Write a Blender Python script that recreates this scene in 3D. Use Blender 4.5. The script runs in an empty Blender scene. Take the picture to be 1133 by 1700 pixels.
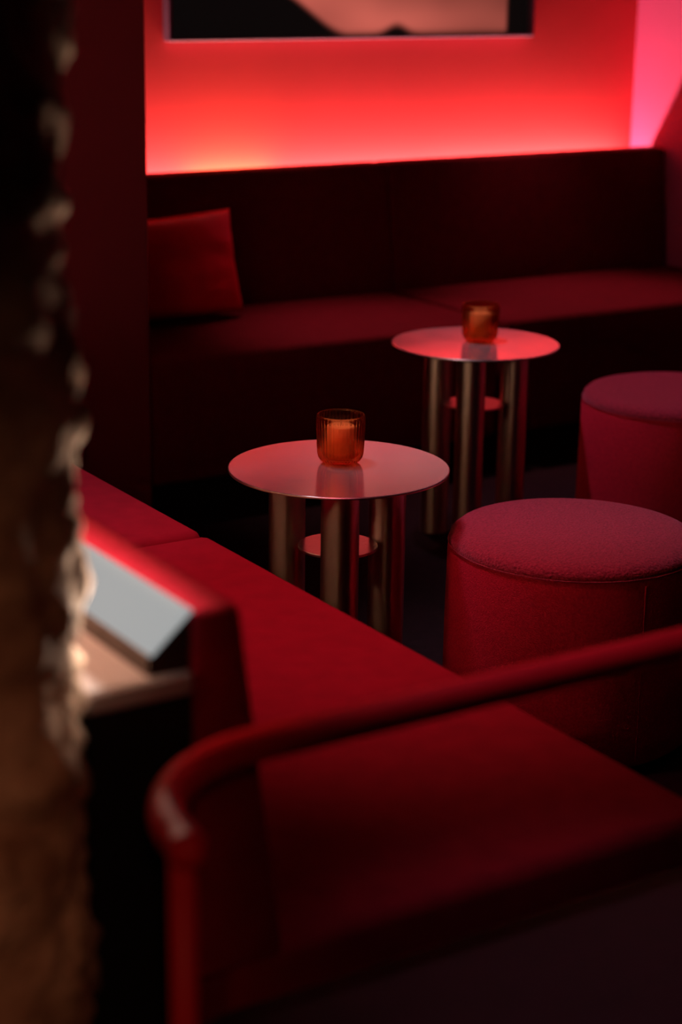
import bpy, bmesh, math, random
from mathutils import Vector, Matrix, noise

random.seed(7)
scene = bpy.context.scene
COL = scene.collection
R = math.radians

# ------------------------------------------------------------------ camera
# Room axes: X along the back sofa, Y towards the back wall, Z up (metres).
CAM = Vector((-2.225, -4.465, 1.52))
YAW, PITCH, ROLL = R(32.5), R(16.7), R(0.8)
cd = bpy.data.cameras.new('camera')
cam = bpy.data.objects.new('camera', cd)
COL.objects.link(cam)
cd.sensor_fit = 'VERTICAL'
cd.sensor_height = 36.0
cd.sensor_width = 24.0
cd.lens = 36.0 * 3100 / 1700
cd.clip_start = 0.02
fwd_h = Vector((math.sin(YAW), math.cos(YAW), 0))
fwd = fwd_h * math.cos(PITCH) + Vector((0, 0, -math.sin(PITCH)))
right = Vector((math.cos(YAW), -math.sin(YAW), 0))
up = right.cross(fwd)
r2 = right * math.cos(ROLL) + up * math.sin(ROLL)
u2 = -right * math.sin(ROLL) + up * math.cos(ROLL)
cam.matrix_world = Matrix((
    (r2.x, u2.x, -fwd.x, CAM.x),
    (r2.y, u2.y, -fwd.y, CAM.y),
    (r2.z, u2.z, -fwd.z, CAM.z),
    (0, 0, 0, 1)))
cd.dof.use_dof = True
cd.dof.focus_distance = 3.66
cd.dof.aperture_fstop = 2.3
scene.camera = cam

# ------------------------------------------------------------------ world, exposure
w = bpy.data.worlds.new('world')
scene.world = w
w.use_nodes = True
w.node_tree.nodes['Background'].inputs[0].default_value = (0.0, 0.0, 0.0, 1)
w.node_tree.nodes['Background'].inputs[1].default_value = 0.0
vs = scene.view_settings
vs.view_transform = 'Standard'
vs.look = 'None'
vs.exposure = 0.0
vs.gamma = 1.0
vs.use_curve_mapping = False
scene.cycles.max_bounces = 8
scene.cycles.transparent_max_bounces = 16
scene.cycles.sample_clamp_indirect = 3.0
scene.cycles.blur_glossy = 0.5


# ------------------------------------------------------------------ lamps of the room
def aim(o, target):
    d = Vector(target) - o.location
    o.rotation_euler = d.to_track_quat('-Z', 'Y').to_euler()


def spot(name, loc, target, watts, color, angle, blend, radius=0.05):
    ld = bpy.data.lights.new(name, 'SPOT')
    ld.energy = watts
    ld.color = color
    ld.spot_size = R(angle)
    ld.spot_blend = blend
    ld.shadow_soft_size = radius
    o = bpy.data.objects.new(name, ld)
    COL.objects.link(o)
    o.location = loc
    aim(o, target)
    return o


def strip(name, loc, target, sx, sy, watts, color, spread=180):
    ld = bpy.data.lights.new(name, 'AREA')
    ld.shape = 'RECTANGLE'
    ld.size, ld.size_y = sx, sy
    ld.energy = watts
    ld.color = color
    ld.spread = R(spread)
    o = bpy.data.objects.new(name, ld)
    COL.objects.link(o)
    o.location = loc
    aim(o, target)
    return o


# LED strip in the gap between the sofa back and the back wall, shining up
o = strip('sofa_back_led', (1.19, 0.812, 0.742), (1.19, 0.830, 1.2), 2.34, 0.016, 38.0, (1.0, 0.45, 0.31))
o.rotation_euler = (R(180 - 2), 0, 0)
o = strip('sofa_back_led_amber', (0.72, 0.828, 0.790), (0.72, 0.83, 1.2), 0.30, 0.010, 1.5, (1.0, 0.95, 0.05))
o.rotation_euler = (R(180 - 2), 0, 0)
# ceiling downlights
spot('downlight_stool', (-0.48, -1.05, 2.62), (0.22, -1.45, 0.45), 132, (0.95, 0.92, 1.0), 31, 0.75, 0.18)
spot('downlight_bench', (-0.62, -1.75, 2.62), (-0.60, -1.88, 0.45), 96, (1.0, 0.14, 0.22), 45, 1.0, 0.08)
spot('downlight_bench_end', (-0.80, -0.85, 2.62), (-0.90, -1.05, 0.45), 60, (1.0, 0.62, 0.74), 34, 1.0, 0.08)
spot('downlight_back_table', (0.25, -0.35, 2.62), (0.94, -0.78, 0.45), 85, (1.0, 0.72, 0.95), 35, 0.9, 0.04)
spot('downlight_sofa', (0.80, 0.56, 2.62), (0.84, 0.08, 0.45), 124, (1.0, 0.40, 0.42), 33, 1.0)
spot('downlight_sofa_corner', (1.72, 0.60, 2.62), (1.72, 0.22, 0.45), 124, (1.0, 0.40, 0.42), 33, 1.0)
spot('rail_fill', (-1.02, -2.95, 2.62), (-0.96, -3.14, 0.75), 24, (1.0, 0.55, 0.70), 27, 1.0, 0.03)  # added spot, only there to brighten the chair rail
# LED strip behind the bench back (the bright diffuser itself is modelled below)
o = strip('bench_back_led', (-1.412, -1.70, 0.859), (0, 0, 0), 0.034, 2.28, 32.0, (1.0, 0.78, 0.60))
_n = Vector((-0.69, 0, 0.72)).normalized()
o.rotation_euler = Matrix((_n.cross(Vector((0, 1, 0))) * -1, (0, 1, 0), -_n)).transposed().to_euler()
o = strip('bench_back_led_rim', (-1.390, -1.70, 0.879), (0, 0, 0), 0.006, 2.28, 1.5, (1.0, 0.74, 0.52))
_n = Vector((0.98, 0, -0.2)).normalized()
o.rotation_euler = Matrix((_n.cross(Vector((0, 1, 0))) * -1, (0, 1, 0), -_n)).transposed().to_euler()
# unseen warm fill added behind the camera to brighten the stone
spot('stone_fill', (-2.75, -5.6, 2.4), (-2.08, -2.96, 0.62), 66, (1.0, 0.40, 0.20), 28, 1.0, 0.12)


# ------------------------------------------------------------------ materials
def nodes_of(m):
    m.use_nodes = True
    nt = m.node_tree
    return nt, nt.nodes, nt.links, nt.nodes['Principled BSDF']


def mat(name, color, rough=0.6, metal=0.0, sheen=0.0, sheen_tint=None, noise_scale=20.0, var=0.12,
        bump=0.0, bump_scale=300.0, spec=0.3, coat=0.0):
    m = bpy.data.materials.new(name)
    nt, N, L, b = nodes_of(m)
    tc = N.new('ShaderNodeTexCoord')
    n1 = N.new('ShaderNodeTexNoise')
    n1.inputs['Scale'].default_value = noise_scale
    n1.inputs['Detail'].default_value = 5
    L.new(tc.outputs['Object'], n1.inputs['Vector'])
    mr = N.new('ShaderNodeMapRange')
    mr.inputs['From Min'].default_value = 0.3
    mr.inputs['From Max'].default_value = 0.7
    mr.inputs['To Min'].default_value = 1 - var
    mr.inputs['To Max'].default_value = 1 + var
    L.new(n1.outputs['Fac'], mr.inputs['Value'])
    mx = N.new('ShaderNodeVectorMath')
    mx.operation = 'SCALE'
    mx.inputs[0].default_value = color
    L.new(mr.outputs[0], mx.inputs['Scale'])
    L.new(mx.outputs[0], b.inputs['Base Color'])
    b.inputs['Roughness'].default_value = rough
    b.inputs['Metallic'].default_value = metal
    b.inputs['Specular IOR Level'].default_value = spec
    b.inputs['Coat Weight'].default_value = coat
    if sheen:
        b.inputs['Sheen Weight'].default_value = sheen
        b.inputs['Sheen Roughness'].default_value = 0.5
        b.inputs['Sheen Tint'].default_value = (*(sheen_tint or color), 1)
    if bump:
        n2 = N.new('ShaderNodeTexNoise')
        n2.inputs['Scale'].default_value = bump_scale
        n2.inputs['Detail'].default_value = 3
        L.new(tc.outputs['Object'], n2.inputs['Vector'])
        bp = N.new('ShaderNodeBump')
        bp.inputs['Strength'].default_value = bump
        bp.inputs['Distance'].default_value = 0.004
        L.new(n2.outputs['Fac'], bp.inputs['Height'])
        L.new(bp.outputs[0], b.inputs['Normal'])
    return m


M = {}
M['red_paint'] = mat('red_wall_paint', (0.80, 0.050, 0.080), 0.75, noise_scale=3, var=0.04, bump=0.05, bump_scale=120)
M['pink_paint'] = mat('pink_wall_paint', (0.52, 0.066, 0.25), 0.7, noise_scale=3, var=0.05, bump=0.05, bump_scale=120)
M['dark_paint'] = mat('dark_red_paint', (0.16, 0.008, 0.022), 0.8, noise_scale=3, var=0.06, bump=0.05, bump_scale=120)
M['ceiling'] = mat('dark_ceiling_paint', (0.02, 0.008, 0.010), 0.9, noise_scale=4, var=0.1)
M['floor'] = mat('dark_floor', (0.012, 0.004, 0.006), 0.8, noise_scale=40, var=0.25, bump=0.2, bump_scale=400, spec=0.05)
M['plinth'] = mat('black_plinth', (0.004, 0.004, 0.004), 0.7)
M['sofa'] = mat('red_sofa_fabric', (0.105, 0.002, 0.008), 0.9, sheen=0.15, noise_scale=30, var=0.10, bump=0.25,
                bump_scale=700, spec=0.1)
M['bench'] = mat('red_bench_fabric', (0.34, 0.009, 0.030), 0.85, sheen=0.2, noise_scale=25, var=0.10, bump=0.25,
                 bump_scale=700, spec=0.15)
M['satin'] = mat('red_satin', (0.75, 0.008, 0.03), 0.38, sheen=0.3, noise_scale=12, var=0.10, bump=0.1,
                 bump_scale=60, spec=0.4)
M['boucle'] = mat('raspberry_boucle', (0.285, 0.016, 0.037), 0.95, sheen=0.35, sheen_tint=(1.0, 0.28, 0.42),
                  noise_scale=210, var=0.42, bump=1.0, bump_scale=230, spec=0.1)
M['stool_side'] = mat('red_stool_fabric', (0.50, 0.012, 0.040), 0.95, sheen=0.15, noise_scale=220, var=0.22,
                      bump=0.5, bump_scale=420, spec=0.1)
M['steel_edge'] = mat('polished_steel_edge', (0.62, 0.57, 0.55), 0.3, 1.0, var=0.03)
M['tube'] = mat('brushed_tube_steel', (0.66, 0.56, 0.50), 0.42, 1.0, noise_scale=15, var=0.05)
_nt = M['tube'].node_tree
_pb = _nt.nodes['Principled BSDF']
_pb.inputs['Anisotropic'].default_value = 0.8
_pb.inputs['Anisotropic Rotation'].default_value = 0.25
_tg = _nt.nodes.new('ShaderNodeTangent')
_tg.direction_type = 'RADIAL'
_tg.axis = 'Z'
_nt.links.new(_tg.outputs[0], _pb.inputs['Tangent'])
M['rail'] = mat('red_lacquered_tube', (0.75, 0.008, 0.03), 0.45, 0.0, var=0.05, spec=0.3, coat=0.0)
M['plum'] = mat('dark_plum_upholstery', (0.035, 0.010, 0.016), 0.85, noise_scale=30, var=0.12, bump=0.3, bump_scale=600,
                sheen=0.1)
M['ledge'] = mat('pale_stone_ledge', (0.40, 0.37, 0.42), 0.6, noise_scale=14, var=0.1, bump=0.1, bump_scale=90)
M['housing'] = mat('dark_lamp_housing', (0.05, 0.04, 0.04), 0.5, 0.6)
M['frame'] = mat('violet_steel_frame', (0.22, 0.14, 0.28), 0.45, 0.3, var=0.05)
M['wax'] = mat('cream_candle_wax', (0.90, 0.72, 0.52), 0.5, noise_scale=10, var=0.04)
M['wick'] = mat('black_wick', (0.01, 0.008, 0.008), 0.9)


def steel_top(name, metallic, r0=0.11, r1=0.19):
    m = bpy.data.materials.new(name)
    nt, N, L, b = nodes_of(m)
    tc = N.new('ShaderNodeTexCoord')
    mp = N.new('ShaderNodeMapping')
    mp.inputs['Scale'].default_value = (6, 160, 1)
    mp.inputs['Rotation'].default_value = (0, 0, R(-18))
    L.new(tc.outputs['Object'], mp.inputs['Vector'])
    n = N.new('ShaderNodeTexNoise')
    n.inputs['Scale'].default_value = 4
    n.inputs['Detail'].default_value = 6
    L.new(mp.outputs[0], n.inputs['Vector'])
    n2 = N.new('ShaderNodeTexNoise')
    n2.inputs['Scale'].default_value = 9
    n2.inputs['Detail'].default_value = 6
    L.new(tc.outputs['Object'], n2.inputs['Vector'])
    add = N.new('ShaderNodeMath')
    add.operation = 'ADD'
    L.new(n.outputs['Fac'], add.inputs[0])
    L.new(n2.outputs['Fac'], add.inputs[1])
    mr = N.new('ShaderNodeMapRange')
    mr.inputs['From Min'].default_value = 0.7
    mr.inputs['From Max'].default_value = 1.3
    mr.inputs['To Min'].default_value = r0
    mr.inputs['To Max'].default_value = r1
    L.new(add.outputs[0], mr.inputs['Value'])
    L.new(mr.outputs[0], b.inputs['Roughness'])
    cr = N.new('ShaderNodeMapRange')
    cr.inputs['From Min'].default_value = 0.7
    cr.inputs['From Max'].default_value = 1.3
    cr.inputs['To Min'].default_value = 0.78
    cr.inputs['To Max'].default_value = 0.90
    L.new(add.outputs[0], cr.inputs['Value'])
    vm = N.new('ShaderNodeVectorMath')
    vm.operation = 'SCALE'
    vm.inputs[0].default_value = (1.0, 0.97, 1.0)
    L.new(cr.outputs[0], vm.inputs['Scale'])
    L.new(vm.outputs[0], b.inputs['Base Color'])
    b.inputs['Metallic'].default_value = metallic
    return m


M['steel_top'] = steel_top('brushed_steel_table_top', 0.86)
M['steel_shelf'] = steel_top('satin_steel_shelf', 0.96, 0.26, 0.34)


def amber_glass():
    m = bpy.data.materials.new('amber_ribbed_glass')
    nt, N, L, b = nodes_of(m)
    N.remove(b)
    out = N['Material Output']
    nz = N.new('ShaderNodeTexNoise')
    nz.inputs['Scale'].default_value = 8
    rmp = N.new('ShaderNodeMix')
    rmp.data_type = 'RGBA'
    rmp.inputs[6].default_value = (0.93, 0.52, 0.30, 1)
    rmp.inputs[7].default_value = (0.95, 0.58, 0.34, 1)
    L.new(nz.outputs['Fac'], rmp.inputs[0])
    g = N.new('ShaderNodeBsdfGlass')
    g.inputs['Roughness'].default_value = 0.02
    g.inputs['IOR'].default_value = 1.48
    L.new(rmp.outputs[2], g.inputs['Color'])
    t = N.new('ShaderNodeBsdfTransparent')
    L.new(rmp.outputs[2], t.inputs['Color'])
    mx = N.new('ShaderNodeMixShader')
    mx.inputs[0].default_value = 0.42
    L.new(t.outputs[0], mx.inputs[1])
    L.new(g.outputs[0], mx.inputs[2])
    L.new(mx.outputs[0], out.inputs['Surface'])
    return m


M['amber'] = amber_glass()


def stone_mat():
    m = bpy.data.materials.new('rough_brown_stone')
    nt, N, L, b = nodes_of(m)
    tc = N.new('ShaderNodeTexCoord')
    n = N.new('ShaderNodeTexNoise')
    n.inputs['Scale'].default_value = 9
    n.inputs['Detail'].default_value = 8
    L.new(tc.outputs['Object'], n.inputs['Vector'])
    cr = N.new('ShaderNodeValToRGB')
    cr.color_ramp.elements[0].position = 0.35
    cr.color_ramp.elements[0].color = (0.26, 0.125, 0.075, 1)
    cr.color_ramp.elements[1].position = 0.68
    cr.color_ramp.elements[1].color = (0.72, 0.48, 0.34, 1)
    L.new(n.outputs['Fac'], cr.inputs[0])
    L.new(cr.outputs[0], b.inputs['Base Color'])
    b.inputs['Roughness'].default_value = 0.85
    n2 = N.new('ShaderNodeTexNoise')
    n2.inputs['Scale'].default_value = 60
    n2.inputs['Detail'].default_value = 6
    L.new(tc.outputs['Object'], n2.inputs['Vector'])
    bp = N.new('ShaderNodeBump')
    bp.inputs['Strength'].default_value = 0.7
    bp.inputs['Distance'].default_value = 0.01
    L.new(n2.outputs['Fac'], bp.inputs['Height'])
    L.new(bp.outputs[0], b.inputs['Normal'])
    return m


M['stone'] = stone_mat()


def emit_mat(name, color, strength, attr=None):
    m = bpy.data.materials.new(name)
    nt, N, L, b = nodes_of(m)
    b.inputs['Base Color'].default_value = (0.01, 0.01, 0.01, 1)
    b.inputs['Roughness'].default_value = 0.9
    b.inputs['Specular IOR Level'].default_value = 0.0
    b.inputs['Emission Color'].default_value = (*color, 1)
    b.inputs['Emission Strength'].default_value = strength
    if attr:
        a = N.new('ShaderNodeAttribute')
        a.attribute_name = attr
        L.new(a.outputs['Color'], b.inputs['Emission Color'])
    return m


M['diffuser'] = emit_mat('white_led_diffuser', (0.97, 1.0, 1.0), 0.37)
M['panel'] = emit_mat('emissive_reflection_print', (1, 1, 1), 1.0, 'print')  # emissive stand-in for a mirror reflection, painted per vertex


# ------------------------------------------------------------------ mesh helpers
def link(name, bm, m, parent=None, loc=(0, 0, 0), smooth=False, auto=None):
    """bm is in world coordinates; the object's origin goes to loc."""
    bmesh.ops.translate(bm, verts=bm.verts, vec=-Vector(loc))
    me = bpy.data.meshes.new(name)
    bm.normal_update()
    bm.to_mesh(me)
    bm.free()
    me.materials.append(m)
    if smooth:
        for p in me.polygons:
            p.use_smooth = True
        if auto:
            try:
                me.set_sharp_from_angle(angle=R(auto))
            except Exception:
                pass
    o = bpy.data.objects.new(name, me)
    COL.objects.link(o)
    if parent is not None:
        o.parent = parent
        o.location = Vector(loc) - parent.location
    else:
        o.location = loc
    return o


def thing(name, label, cat, loc, group=None):
    o = bpy.data.objects.new(name, None)
    o.empty_display_size = 0.05
    COL.objects.link(o)
    o.location = loc
    tag(o, label, cat, group)
    return o


def tag(o, label, cat, group=None):
    o['label'] = label
    o['category'] = cat
    if group:
        o['group'] = group
    return o


def struct(o, label=None):
    o['kind'] = 'structure'
    if label:
        o['label'] = label
    return o


def box(x0, x1, y0, y1, z0, z1, bevel=0.0, seg=3, bm=None):
    b = bmesh.new()
    vs_ = [b.verts.new((x, y, z)) for z in (z0, z1) for y in (y0, y1) for x in (x0, x1)]
    for f in ((0, 2, 3, 1), (4, 5, 7, 6), (0, 1, 5, 4), (2, 6, 7, 3), (0, 4, 6, 2), (1, 3, 7, 5)):
        b.faces.new([vs_[i] for i in f])
    if bevel:
        bmesh.ops.bevel(b, geom=list(b.edges), offset=bevel, segments=seg, profile=0.5, affect='EDGES')
    if bm is not None:
        tmp = bpy.data.meshes.new('tmp')
        b.to_mesh(tmp)
        b.free()
        bm.from_mesh(tmp)
        bpy.data.meshes.remove(tmp)
        return bm
    return b


def lathe(profile, c, n=96, rfun=None, closed=False):
    """profile: [(r, z)], revolved around c."""
    b = bmesh.new()
    rows = []
    for k, (r, z) in enumerate(profile):
        if r < 1e-6:
            rows.append([b.verts.new((c[0], c[1], c[2] + z))])
        else:
            row = []
            for i in range(n):
                t = 2 * math.pi * i / n
                rr = r + (rfun(k, t) if rfun else 0)
                row.append(b.verts.new((c[0] + rr * math.cos(t), c[1] + rr * math.sin(t), c[2] + z)))
            rows.append(row)
    for a, d in zip(rows, rows[1:]):
        for i in range(n):
            j = (i + 1) % n
            if len(a) == 1 and len(d) == 1:
                continue
            if len(a) == 1:
                b.faces.new((a[0], d[j], d[i]))
            elif len(d) == 1:
                b.faces.new((a[i], a[j], d[0]))
            else:
                b.faces.new((a[i], a[j], d[j], d[i]))
    bmesh.ops.recalc_face_normals(b, faces=b.faces)
    return b


def tube(points, r, n=20, caps='round'):
    b = bmesh.new()
    P = [Vector(p) for p in points]
    T = [(P[min(i + 1, len(P) - 1)] - P[max(i - 1, 0)]).normalized() for i in range(len(P))]
    ref = Vector((0, 0, 1)) if abs(T[0].z) < 0.9 else Vector((1, 0, 0))
    seq = []
    if caps == 'round':
        for k in range(4, 0, -1):
            a = k / 5 * math.pi / 2
            seq.append((P[0] - T[0] * r * math.sin(a), T[0], r * math.cos(a)))
    for p, t in zip(P, T):
        seq.append((p, t, r))
    if caps == 'round':
        for k in range(1, 5):
            a = k / 5 * math.pi / 2
            seq.append((P[-1] + T[-1] * r * math.sin(a), T[-1], r * math.cos(a)))
    rows = []
    u = None
    for p, t, rr in seq:
        if u is None:
            u = (ref - t * ref.dot(t)).normalized()
        else:
            u = (u - t * u.dot(t)).normalized()
        v = t.cross(u)
        rows.append([b.verts.new(p + (u * math.cos(2 * math.pi * i / n) + v * math.sin(2 * math.pi * i / n)) * rr)
                     for i in range(n)])
    for a, d in zip(rows, rows[1:]):
        for i in range(n):
            j = (i + 1) % n
            b.faces.new((a[i], a[j], d[j], d[i]))
    b.faces.new(rows[0][::-1])
    b.faces.new(rows[-1])
    bmesh.ops.recalc_face_normals(b, faces=b.faces)
    return b


def prism(profile, axis, a0, a1, bevel=0.0, seg=3):
    """Extrude a closed 2-D profile along 'x' (profile in y,z) or 'y' (profile in x,z)."""
    b = bmesh.new()

    def P3(p, a):
        return (a, p[0], p[1]) if axis == 'x' else (p[0], a, p[1])
    A = [b.verts.new(P3(p, a0)) for p in profile]
    B = [b.verts.new(P3(p, a1)) for p in profile]
    n = len(profile)
    for i in range(n):
        j = (i + 1) % n
        b.faces.new((A[i], A[j], B[j], B[i]))
    b.faces.new(A[::-1])
    b.faces.new(B)
    bmesh.ops.recalc_face_normals(b, faces=b.faces)
    if bevel:
        bmesh.ops.bevel(b, geom=list(b.edges), offset=bevel, segments=seg, profile=0.5, affect='EDGES')
    return b


# ------------------------------------------------------------------ the room shell
CEIL = 2.75
struct(link('floor', box(-4.0, 2.55, -6.4, 1.0, -0.10, 0.0), M['floor']))
struct(link('ceiling', box(-4.0, 2.55, -6.4, 1.0, CEIL, CEIL + 0.1), M['ceiling']))
struct(link('wall_back', box(0.0, 2.42, 0.85, 1.0, 0.0, CEIL), M['red_paint']))
struct(link('wall_right', box(2.40, 2.55, -6.4, 0.85, 0.0, CEIL), M['pink_paint']))
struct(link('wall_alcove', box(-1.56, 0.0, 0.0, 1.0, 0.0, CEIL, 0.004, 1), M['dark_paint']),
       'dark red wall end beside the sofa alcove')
struct(link('wall_front', box(-4.0, 2.55, -6.55, -6.4, 0.0, CEIL), M['ceiling']))
struct(link('wall_far_left', box(-4.15, -4.0, -6.4, 1.0, 0.0, CEIL), M['ceiling']))


def stone_wall():
    """Rough stone wall behind the bench; its near end is the blurred edge on the photo's left."""
    b = bmesh.new()
    x0, x1, y0, y1, rr = -2.05, -1.508, -2.950, 0.0, 0.12
    # plan outline, from the far end of the lit face round the near corner to the passage side
    pts = []
    y = y1
    while y > y0 + rr + 0.35:
        pts.append((x1, y))
        y -= 0.06
    while y > y0 + rr:
        pts.append((x1, y))
        y -= 0.012
    for k in range(17):
        a = k / 16 * math.pi / 2
        pts.append((x1 - rr + rr * math.cos(a), y0 + rr - rr * math.sin(a)))
    x = x1 - rr - 0.012
    while x > x0:
        pts.append((x, y0))
        x -= 0.014
    pts += [(x0, y0), (x0, y0 + 0.6), (x0, -1.2), (x0, y1)]
    zs = []
    z = 0.0
    while z < CEIL:
        zs.append(z)
        z += 0.014 if z < 1.75 else 0.08
    zs.append(CEIL)
    rows = []
    n = len(pts)
    for z in zs:
        row = []
        for i, (px, py) in enumerate(pts):
            a = Vector(pts[max(i - 1, 0)])
            c = Vector(pts[min(i + 1, n - 1)])
            t = (c - a).normalized()
            nx, ny = -t.y, t.x
            p = Vector((px, py, z))
            d = 0.014 * noise.noise(p * 6.5) + 0.016 * noise.noise(p * 15 + Vector((3, 1, 7))) \
                + 0.016 * noise.noise(p * 38)
            if i in (0, n - 1) or px <= x0 + 1e-6:
                d = 0
            row.append(b.verts.new((px + nx * d, py + ny * d, z)))
        rows.append(row)
    for a, c in zip(rows, rows[1:]):
        for i in range(n - 1):
            b.faces.new((a[i], a[i + 1], c[i + 1], c[i]))
        b.faces.new((a[n - 1], a[0], c[0], c[n - 1]))
    b.faces.new(rows[-1])
    b.faces.new(rows[0][::-1])
    bmesh.ops.recalc_face_normals(b, faces=b.faces)
    o = link('wall_left', b, M['stone'], smooth=True)
    return struct(o, 'rough brown stone wall end close to the camera')


stone_wall()

# ------------------------------------------------------------------ sofa in the alcove
SZ = 0.45
sofa = thing('alcove_sofa', 'long dark red built-in sofa filling the alcove under the glowing red wall', 'sofa',
             (1.2, 0.4, 0))
link('plinth', box(0.005, 2.395, 0.06, 0.80, 0.0, 0.09), M['plinth'], sofa)
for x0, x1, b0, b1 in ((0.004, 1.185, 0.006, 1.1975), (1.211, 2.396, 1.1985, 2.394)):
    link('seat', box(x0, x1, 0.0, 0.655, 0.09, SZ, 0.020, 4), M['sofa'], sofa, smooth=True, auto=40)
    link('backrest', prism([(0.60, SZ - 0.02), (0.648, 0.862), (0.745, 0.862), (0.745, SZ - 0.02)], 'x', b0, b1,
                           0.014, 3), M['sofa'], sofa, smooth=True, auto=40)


def pillow():
    b = bmesh.new()
    W, Hh, T = 0.49, 0.31, 0.085
    n, mrows = 28, 20
    grid = {}
    for side in (1, -1):
        for i in range(n + 1):
            for j in range(mrows + 1):
                u, v = i / n * 2 - 1, j / mrows * 2 - 1
                edge = (1 - abs(u) ** 3) * (1 - abs(v) ** 3)
                t = T * (max(edge, 0) ** 0.55)
                pinch = 1 - 0.05 * (1 - abs(u)) * abs(v) ** 2
                pv = 1 - 0.06 * (1 - abs(v)) * abs(u) ** 2
                cr_ = 0.016 * noise.noise(Vector((u * 2.5 + v, v * 3.5, side * 2))) * edge
                cr_ += 0.005 * math.sin(9 * (u - v)) * edge * max(0, u * v)
                p = Vector((u * W / 2 * pv, side * t + cr_ * side, v * Hh / 2 * pinch))
                key = (i, j, 0 if (i in (0, n) or j in (0, mrows)) else side)
                if key not in grid:
                    grid[key] = b.verts.new(p)
    for side in (1, -1):
        for i in range(n):
            for j in range(mrows):
                f = []
                for a, c in ((i, j), (i + 1, j), (i + 1, j + 1), (i, j + 1)):
                    f.append(grid[(a, c, 0 if (a in (0, n) or c in (0, mrows)) else side)])
                b.faces.new(f if side == -1 else f[::-1])
    bmesh.ops.recalc_face_normals(b, faces=b.faces)
    mtx = Matrix.Translation((0.297, 0.488, 0.610)) @ Matrix.Rotation(R(-13), 4, 'X') @ Matrix.Rotation(R(-2), 4, 'Y')
    bmesh.ops.transform(b, matrix=mtx, verts=b.verts)
    o = link('cushion', b, M['satin'], None, (0.315, 0.512, 0.452), smooth=True)
    tag(o, 'shiny red satin cushion leaning on the sofa back beside the dark wall', 'cushion')


pillow()


# ------------------------------------------------------------------ framed panel on the back wall, mirror reflection painted as glow
def wall_panel():
    x0, x1, z0, z1 = 0.485, 1.895, 1.248, 2.05
    root = thing('wall_panel', 'wide framed wall panel with a painted pink reflection over dark silhouettes', 'panel',
                 ((x0 + x1) / 2, 0.83, z0))
    fb = bmesh.new()
    t = 0.010
    yf, yb = 0.805, 0.849
    box(x0, x1, yf, yb, z0, z0 + t, 0.004, 2, bm=fb)
    box(x0, x1, yf, yb, z1 - t, z1, bm=fb)
    box(x0, x0 + t, yf, yb, z0 + t, z1 - t, bm=fb)
    box(x1 - t, x1, yf, yb, z0 + t, z1 - t, bm=fb)
    link('frame', fb, M['frame'], root)
    link('back_panel', box(x0 + t, x1 - t, 0.832, yb, z0 + t, z1 - t), M['plinth'], root)
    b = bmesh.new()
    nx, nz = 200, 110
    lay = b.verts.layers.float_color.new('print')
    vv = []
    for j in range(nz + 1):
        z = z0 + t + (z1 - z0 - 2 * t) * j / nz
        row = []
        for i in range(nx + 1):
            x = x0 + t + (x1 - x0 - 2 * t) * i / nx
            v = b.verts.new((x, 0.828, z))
            v[lay] = (*reflection_colour(x, z - z0), 1)
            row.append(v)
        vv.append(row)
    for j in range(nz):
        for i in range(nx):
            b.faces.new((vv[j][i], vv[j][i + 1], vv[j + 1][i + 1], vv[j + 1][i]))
    link('painted_reflection', b, M['panel'], root)


def sm(a, b_, x):
    t = min(1, max(0, (x - a) / (b_ - a)))
    return t * t * (3 - 2 * t)


def reflection_colour(x, h):
    """Mirror reflection painted as dark silhouettes under a pink glow; h is the height above the lower frame edge."""
    silhouette = 0.012 + 0.15 * (1 - sm(0.84, 1.16, x)) + 0.028 * math.exp(-((x - 1.34) / 0.05) ** 2)
    silhouette += 0.5 * (1 - sm(0.70, 0.90, x))
    glow = sm(-0.012, 0.022, h - silhouette)
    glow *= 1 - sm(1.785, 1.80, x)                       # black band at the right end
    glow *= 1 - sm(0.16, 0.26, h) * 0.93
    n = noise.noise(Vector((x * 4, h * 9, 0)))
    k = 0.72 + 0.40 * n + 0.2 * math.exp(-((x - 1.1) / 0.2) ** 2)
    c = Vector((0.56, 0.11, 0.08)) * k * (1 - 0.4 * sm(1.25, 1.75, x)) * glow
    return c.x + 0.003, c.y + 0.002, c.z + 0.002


wall_panel()

# ------------------------------------------------------------------ bench along the stone wall
bench = thing('corner_bench', 'red upholstered bench running along the stone wall behind the steel tables', 'bench',
              (-0.95, -1.43, 0))
link('plinth', box(-1.36, -0.68, -2.80, -0.02, 0.0, 0.09), M['plinth'], bench)
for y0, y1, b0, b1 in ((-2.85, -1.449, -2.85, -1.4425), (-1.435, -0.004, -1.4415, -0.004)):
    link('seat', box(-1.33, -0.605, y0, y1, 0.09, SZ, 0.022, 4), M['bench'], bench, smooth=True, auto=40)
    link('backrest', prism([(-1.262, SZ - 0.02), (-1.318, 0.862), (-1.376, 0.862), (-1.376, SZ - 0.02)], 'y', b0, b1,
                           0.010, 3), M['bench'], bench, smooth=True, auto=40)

ledge = thing('wall_ledge', 'pale topped ledge between the bench back and the rough stone wall', 'ledge',
              (-1.45, -1.43, 0))
link('top_slab', box(-1.500, -1.378, -2.855, -0.004, 0.775, 0.80, 0.004, 1), M['ledge'], ledge)
link('body', box(-1.496, -1.378, -2.850, -0.004, 0.0, 0.775), M['plinth'], ledge)

lamp = thing('led_light', 'glaring white light strip behind the back of the red bench', 'light',
             (-1.40, -1.43, 0.80))
link('housing', prism([(-1.378, 0.80), (-1.378, 0.860), (-1.382, 0.862), (-1.426, 0.822), (-1.426, 0.80)], 'y',
                      -2.845, -0.02), M['housing'], lamp)
link('diffuser', prism([(-1.376, 0.8665), (-1.3815, 0.8705), (-1.4285, 0.8295), (-1.4255, 0.8235)], 'y',
                       -2.852, -0.02, 0.0015, 2), M['diffuser'], lamp)


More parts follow.
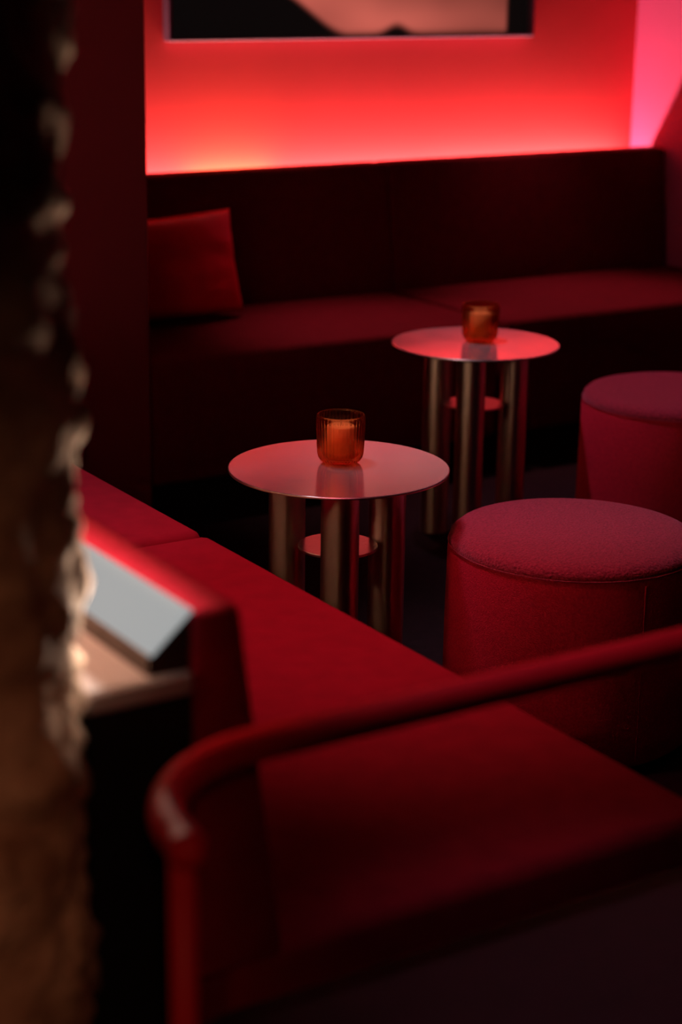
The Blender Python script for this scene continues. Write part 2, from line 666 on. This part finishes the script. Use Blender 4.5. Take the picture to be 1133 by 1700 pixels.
# ------------------------------------------------------------------ steel side tables
def side_table(cx, cy, rot, label):
    root = thing('side_table', label, 'table', (cx, cy, 0), 'round steel side tables')
    rt, H = 0.22, 0.54
    link('table_top', lathe([(0, H), (rt - 0.0016, H), (rt, H - 0.001), (rt, H - 0.004), (rt - 0.001, H - 0.005),
                             (0, H - 0.005)], (cx, cy, 0), 160), M['steel_top'], root, (cx, cy, 0), True, 30)
    link('table_edge', lathe([(rt - 0.002, H - 0.0004), (rt + 0.0004, H - 0.0008), (rt + 0.0006, H - 0.0025),
                              (rt + 0.0004, H - 0.0045), (rt - 0.002, H - 0.0049)], (cx, cy, 0), 160), M['tube'], root,
         (cx, cy, 0), True)
    rl, rr = 0.118, 0.0375
    for k in range(3):
        a = rot + k * 2 * math.pi / 3
        lx, ly = cx + rl * math.cos(a), cy + rl * math.sin(a)
        link('leg', lathe([(rr - 0.003, H - 0.005), (rr, H - 0.005), (rr, 0.0), (rr - 0.003, 0.0),
                           (rr - 0.003, H - 0.005)], (lx, ly, 0), 64), M['tube'], root, (lx, ly, 0), True, 40)
    link('lower_shelf', lathe([(0, 0.378), (0.0798, 0.378), (0.0805, 0.377), (0.0805, 0.373), (0, 0.373)],
                              (cx, cy, 0), 96), M['steel_shelf'], root, (cx, cy, 0), True, 30)
    return root


view_dir = math.atan2(-math.cos(YAW), -math.sin(YAW))       # from the tables towards the camera side
T1 = (-0.307, -1.444)
T2 = (0.665, -0.576)
side_table(T1[0], T1[1], view_dir + R(2), 'round brushed steel side table nearest the red bench')
side_table(T2[0], T2[1], view_dir - R(8), 'round brushed steel side table standing close before the sofa')


# ------------------------------------------------------------------ candle glasses
def candle_glass(cx, cy, z, label):
    root = thing('candle_holder', label, 'candle holder', (cx, cy, z), 'ribbed candle glasses')
    prof_out = [(0.0, 0.0), (0.026, 0.0), (0.033, 0.0015), (0.039, 0.0055), (0.0432, 0.012), (0.0452, 0.020),
                (0.0462, 0.034), (0.0470, 0.050), (0.0477, 0.066), (0.0484, 0.080), (0.0488, 0.090), (0.0488, 0.0955),
                (0.0478, 0.0985), (0.0462, 0.0995)]
    prof_in = [(0.0448, 0.0985), (0.0442, 0.0950), (0.0438, 0.080), (0.0430, 0.050), (0.0420, 0.030),
               (0.0395, 0.019), (0.033, 0.0135), (0.020, 0.0115), (0.0, 0.0110)]
    nr = 38
    amp = [0, 0, 0.0004, 0.0009, 0.0012, 0.0014, 0.0014, 0.0014, 0.0014, 0.0013, 0.0008, 0.0002, 0, 0] + [0] * len(prof_in)
    b = lathe(prof_out + prof_in, (cx, cy, z), nr * 8,
              lambda k, t: amp[k] * (abs(math.cos(nr * t / 2)) * 2 - 1))
    link('glass', b, M['amber'], root, (cx, cy, z), True)
    cz = z + 0.0115
    cdl = link('candle', lathe([(0, 0.0), (0.0262, 0.0), (0.0275, 0.0012), (0.0278, 0.0635), (0.0266, 0.0648),
                                (0.010, 0.0640), (0, 0.0636)], (cx, cy, cz), 48), M['wax'], root, (cx, cy, cz),
               True, 50)
    wk = link('wick', tube([(cx, cy, cz + 0.062), (cx + 0.0004, cy, cz + 0.068), (cx + 0.0015, cy, cz + 0.0725)],
                           0.0009, 8), M['wick'], None, (cx, cy, cz + 0.062), True)
    wk.parent = cdl
    wk.location = (0, 0, 0.062)
    return root


candle_glass(-0.286, -1.416, 0.5402, 'amber ribbed glass with a candle on the table nearest the bench')
candle_glass(0.688, -0.563, 0.5402, 'amber ribbed glass with a candle on the table before the sofa')


# ------------------------------------------------------------------ round stools
def stool(cx, cy, seam_a, label):
    root = thing('round_stool', label, 'stool', (cx, cy, 0), 'round upholstered stools')
    r, H = 0.252, 0.43
    link('body', lathe([(0, 0.012), (r - 0.012, 0.012), (r, 0.022), (r + 0.0015, 0.10), (r + 0.001, 0.25),
                        (r - 0.001, 0.385), (r - 0.004, 0.398), (0, 0.398)], (cx, cy, 0), 128), M['stool_side'], root,
         (cx, cy, 0), True, 50)
    link('glide_base', lathe([(0, 0.0), (r - 0.05, 0.0), (r - 0.05, 0.012), (0, 0.012)], (cx, cy, 0), 64), M['plinth'],
         root, (cx, cy, 0), True, 50)
    link('seat_pad', lathe([(0, 0.398), (r - 0.0045, 0.398), (r - 0.003, 0.404), (r - 0.006, 0.414),
                            (r - 0.016, 0.4225), (r - 0.034, 0.4275), (r - 0.08, 0.431), (r - 0.15, 0.4325),
                            (0, 0.433)], (cx, cy, 0), 128), M['boucle'], root, (cx, cy, 0), True, 60)
    ring = [(cx + (r - 0.002) * math.cos(2 * math.pi * i / 96), cy + (r - 0.002) * math.sin(2 * math.pi * i / 96), 0.4)
            for i in range(97)]
    link('seam_piping', tube(ring, 0.0013, 8, None), M['boucle'], root, (cx, cy, 0), True)
    sx, sy = cx + (r + 0.0002) * math.cos(seam_a), cy + (r + 0.0002) * math.sin(seam_a)
    link('side_seam', tube([(sx, sy, 0.03), (sx, sy, 0.2), (sx, sy, 0.385)], 0.0018, 8), M['stool_side'], root,
         (cx, cy, 0), True)
    return root


stool(0.073, -1.723, view_dir + R(26), 'large round red stool nearest, with textured raspberry top')
stool(1.104, -0.885, view_dir + R(60), 'round raspberry stool further back, beside the table before the sofa')


# ------------------------------------------------------------------ tubular chair in the foreground
def lounge_chair():
    x0, x1 = -1.525, -0.30           # outer ends of the rail
    yb = -2.955                      # straight rail line
    root = thing('lounge_chair', 'blurred foreground chair with curved red tube rail and dark seat', 'chair',
                 ((x0 + x1) / 2, -3.25, 0))
    zr, rr = 0.752, 0.0185
    rad = 0.165
    pts = []
    pts.append((x0 - 0.004, yb - rad - 0.005, zr))
    for k in range(0, 15):
        a = math.pi - k / 14 * math.pi / 2
        pts.append((x0 + rad + rad * math.cos(a), yb - rad + rad * math.sin(a), zr))
    for k in range(1, 13):
        pts.append((x0 + rad + (x1 - x0 - 2 * rad) * k / 13, yb, zr))
    for k in range(0, 15):
        a = math.pi / 2 - k / 14 * math.pi / 2
        pts.append((x1 - rad + rad * math.cos(a), yb - rad + rad * math.sin(a), zr))
    link('back_rail', tube(pts, rr, 24), M['rail'], root, (x0, yb, zr), True)
    for lx in (x0 - 0.006, x1 + 0.006):
        link('post', tube([(lx, yb - rad, 0.0), (lx, yb - rad, 0.4), (lx, yb - rad, zr - 0.004)], 0.0125, 20, None),
             M['rail'], root, (lx, yb - rad, 0), True)
        link('front_leg', tube([(lx, -3.60, 0.0), (lx, -3.60, 0.2), (lx, -3.60, 0.40)], 0.0125, 20, None),
             M['rail'], root, (lx, -3.60, 0), True)
        link('side_rail', tube([(lx, yb - rad, 0.385), (lx, -3.4, 0.385), (lx, -3.60, 0.385)], 0.0125, 20, None),
             M['rail'], root, (lx, -3.4, 0.385), True)
    # seat pad with rounded plan corners
    sx0, sx1, sy0, sy1, cr_ = -1.495, -0.35, -3.66, -2.925, 0.12
    prof = []
    for cx, cy, a0 in ((sx1 - cr_, sy1 - cr_, 0), (sx0 + cr_, sy1 - cr_, 90), (sx0 + cr_, sy0 + cr_, 180),
                       (sx1 - cr_, sy0 + cr_, 270)):
        for k in range(9):
            a = R(a0 + k * 90 / 8)
            prof.append((cx + cr_ * math.cos(a), cy + cr_ * math.sin(a)))
    b = bmesh.new()
    rows = []
    cxm, cym = (sx0 + sx1) / 2, (sy0 + sy1) / 2
    for inset, z in ((0.02, 0.370), (0.004, 0.378), (0.0, 0.395), (0.0, 0.425), (0.006, 0.440), (0.02, 0.449),
                     (0.06, 0.453), (0.16, 0.455)):
        row = []
        for x, y in prof:
            d = Vector((x - cxm, y - cym))
            hx, hy = (sx1 - sx0) / 2, (sy1 - sy0) / 2
            row.append(b.verts.new((cxm + d.x * (hx - inset) / hx, cym + d.y * (hy - inset) / hy, z)))
        rows.append(row)
    n = len(prof)
    for a, c in zip(rows, rows[1:]):
        for i in range(n):
            j = (i + 1) % n
            b.faces.new((a[i], a[j], c[j], c[i]))
    b.faces.new(rows[0][::-1])
    b.faces.new(rows[-1])
    bmesh.ops.recalc_face_normals(b, faces=b.faces)
    link('seat', b, M['plum'], root, (cxm, cym, 0.37), True, 40)


lounge_chair()
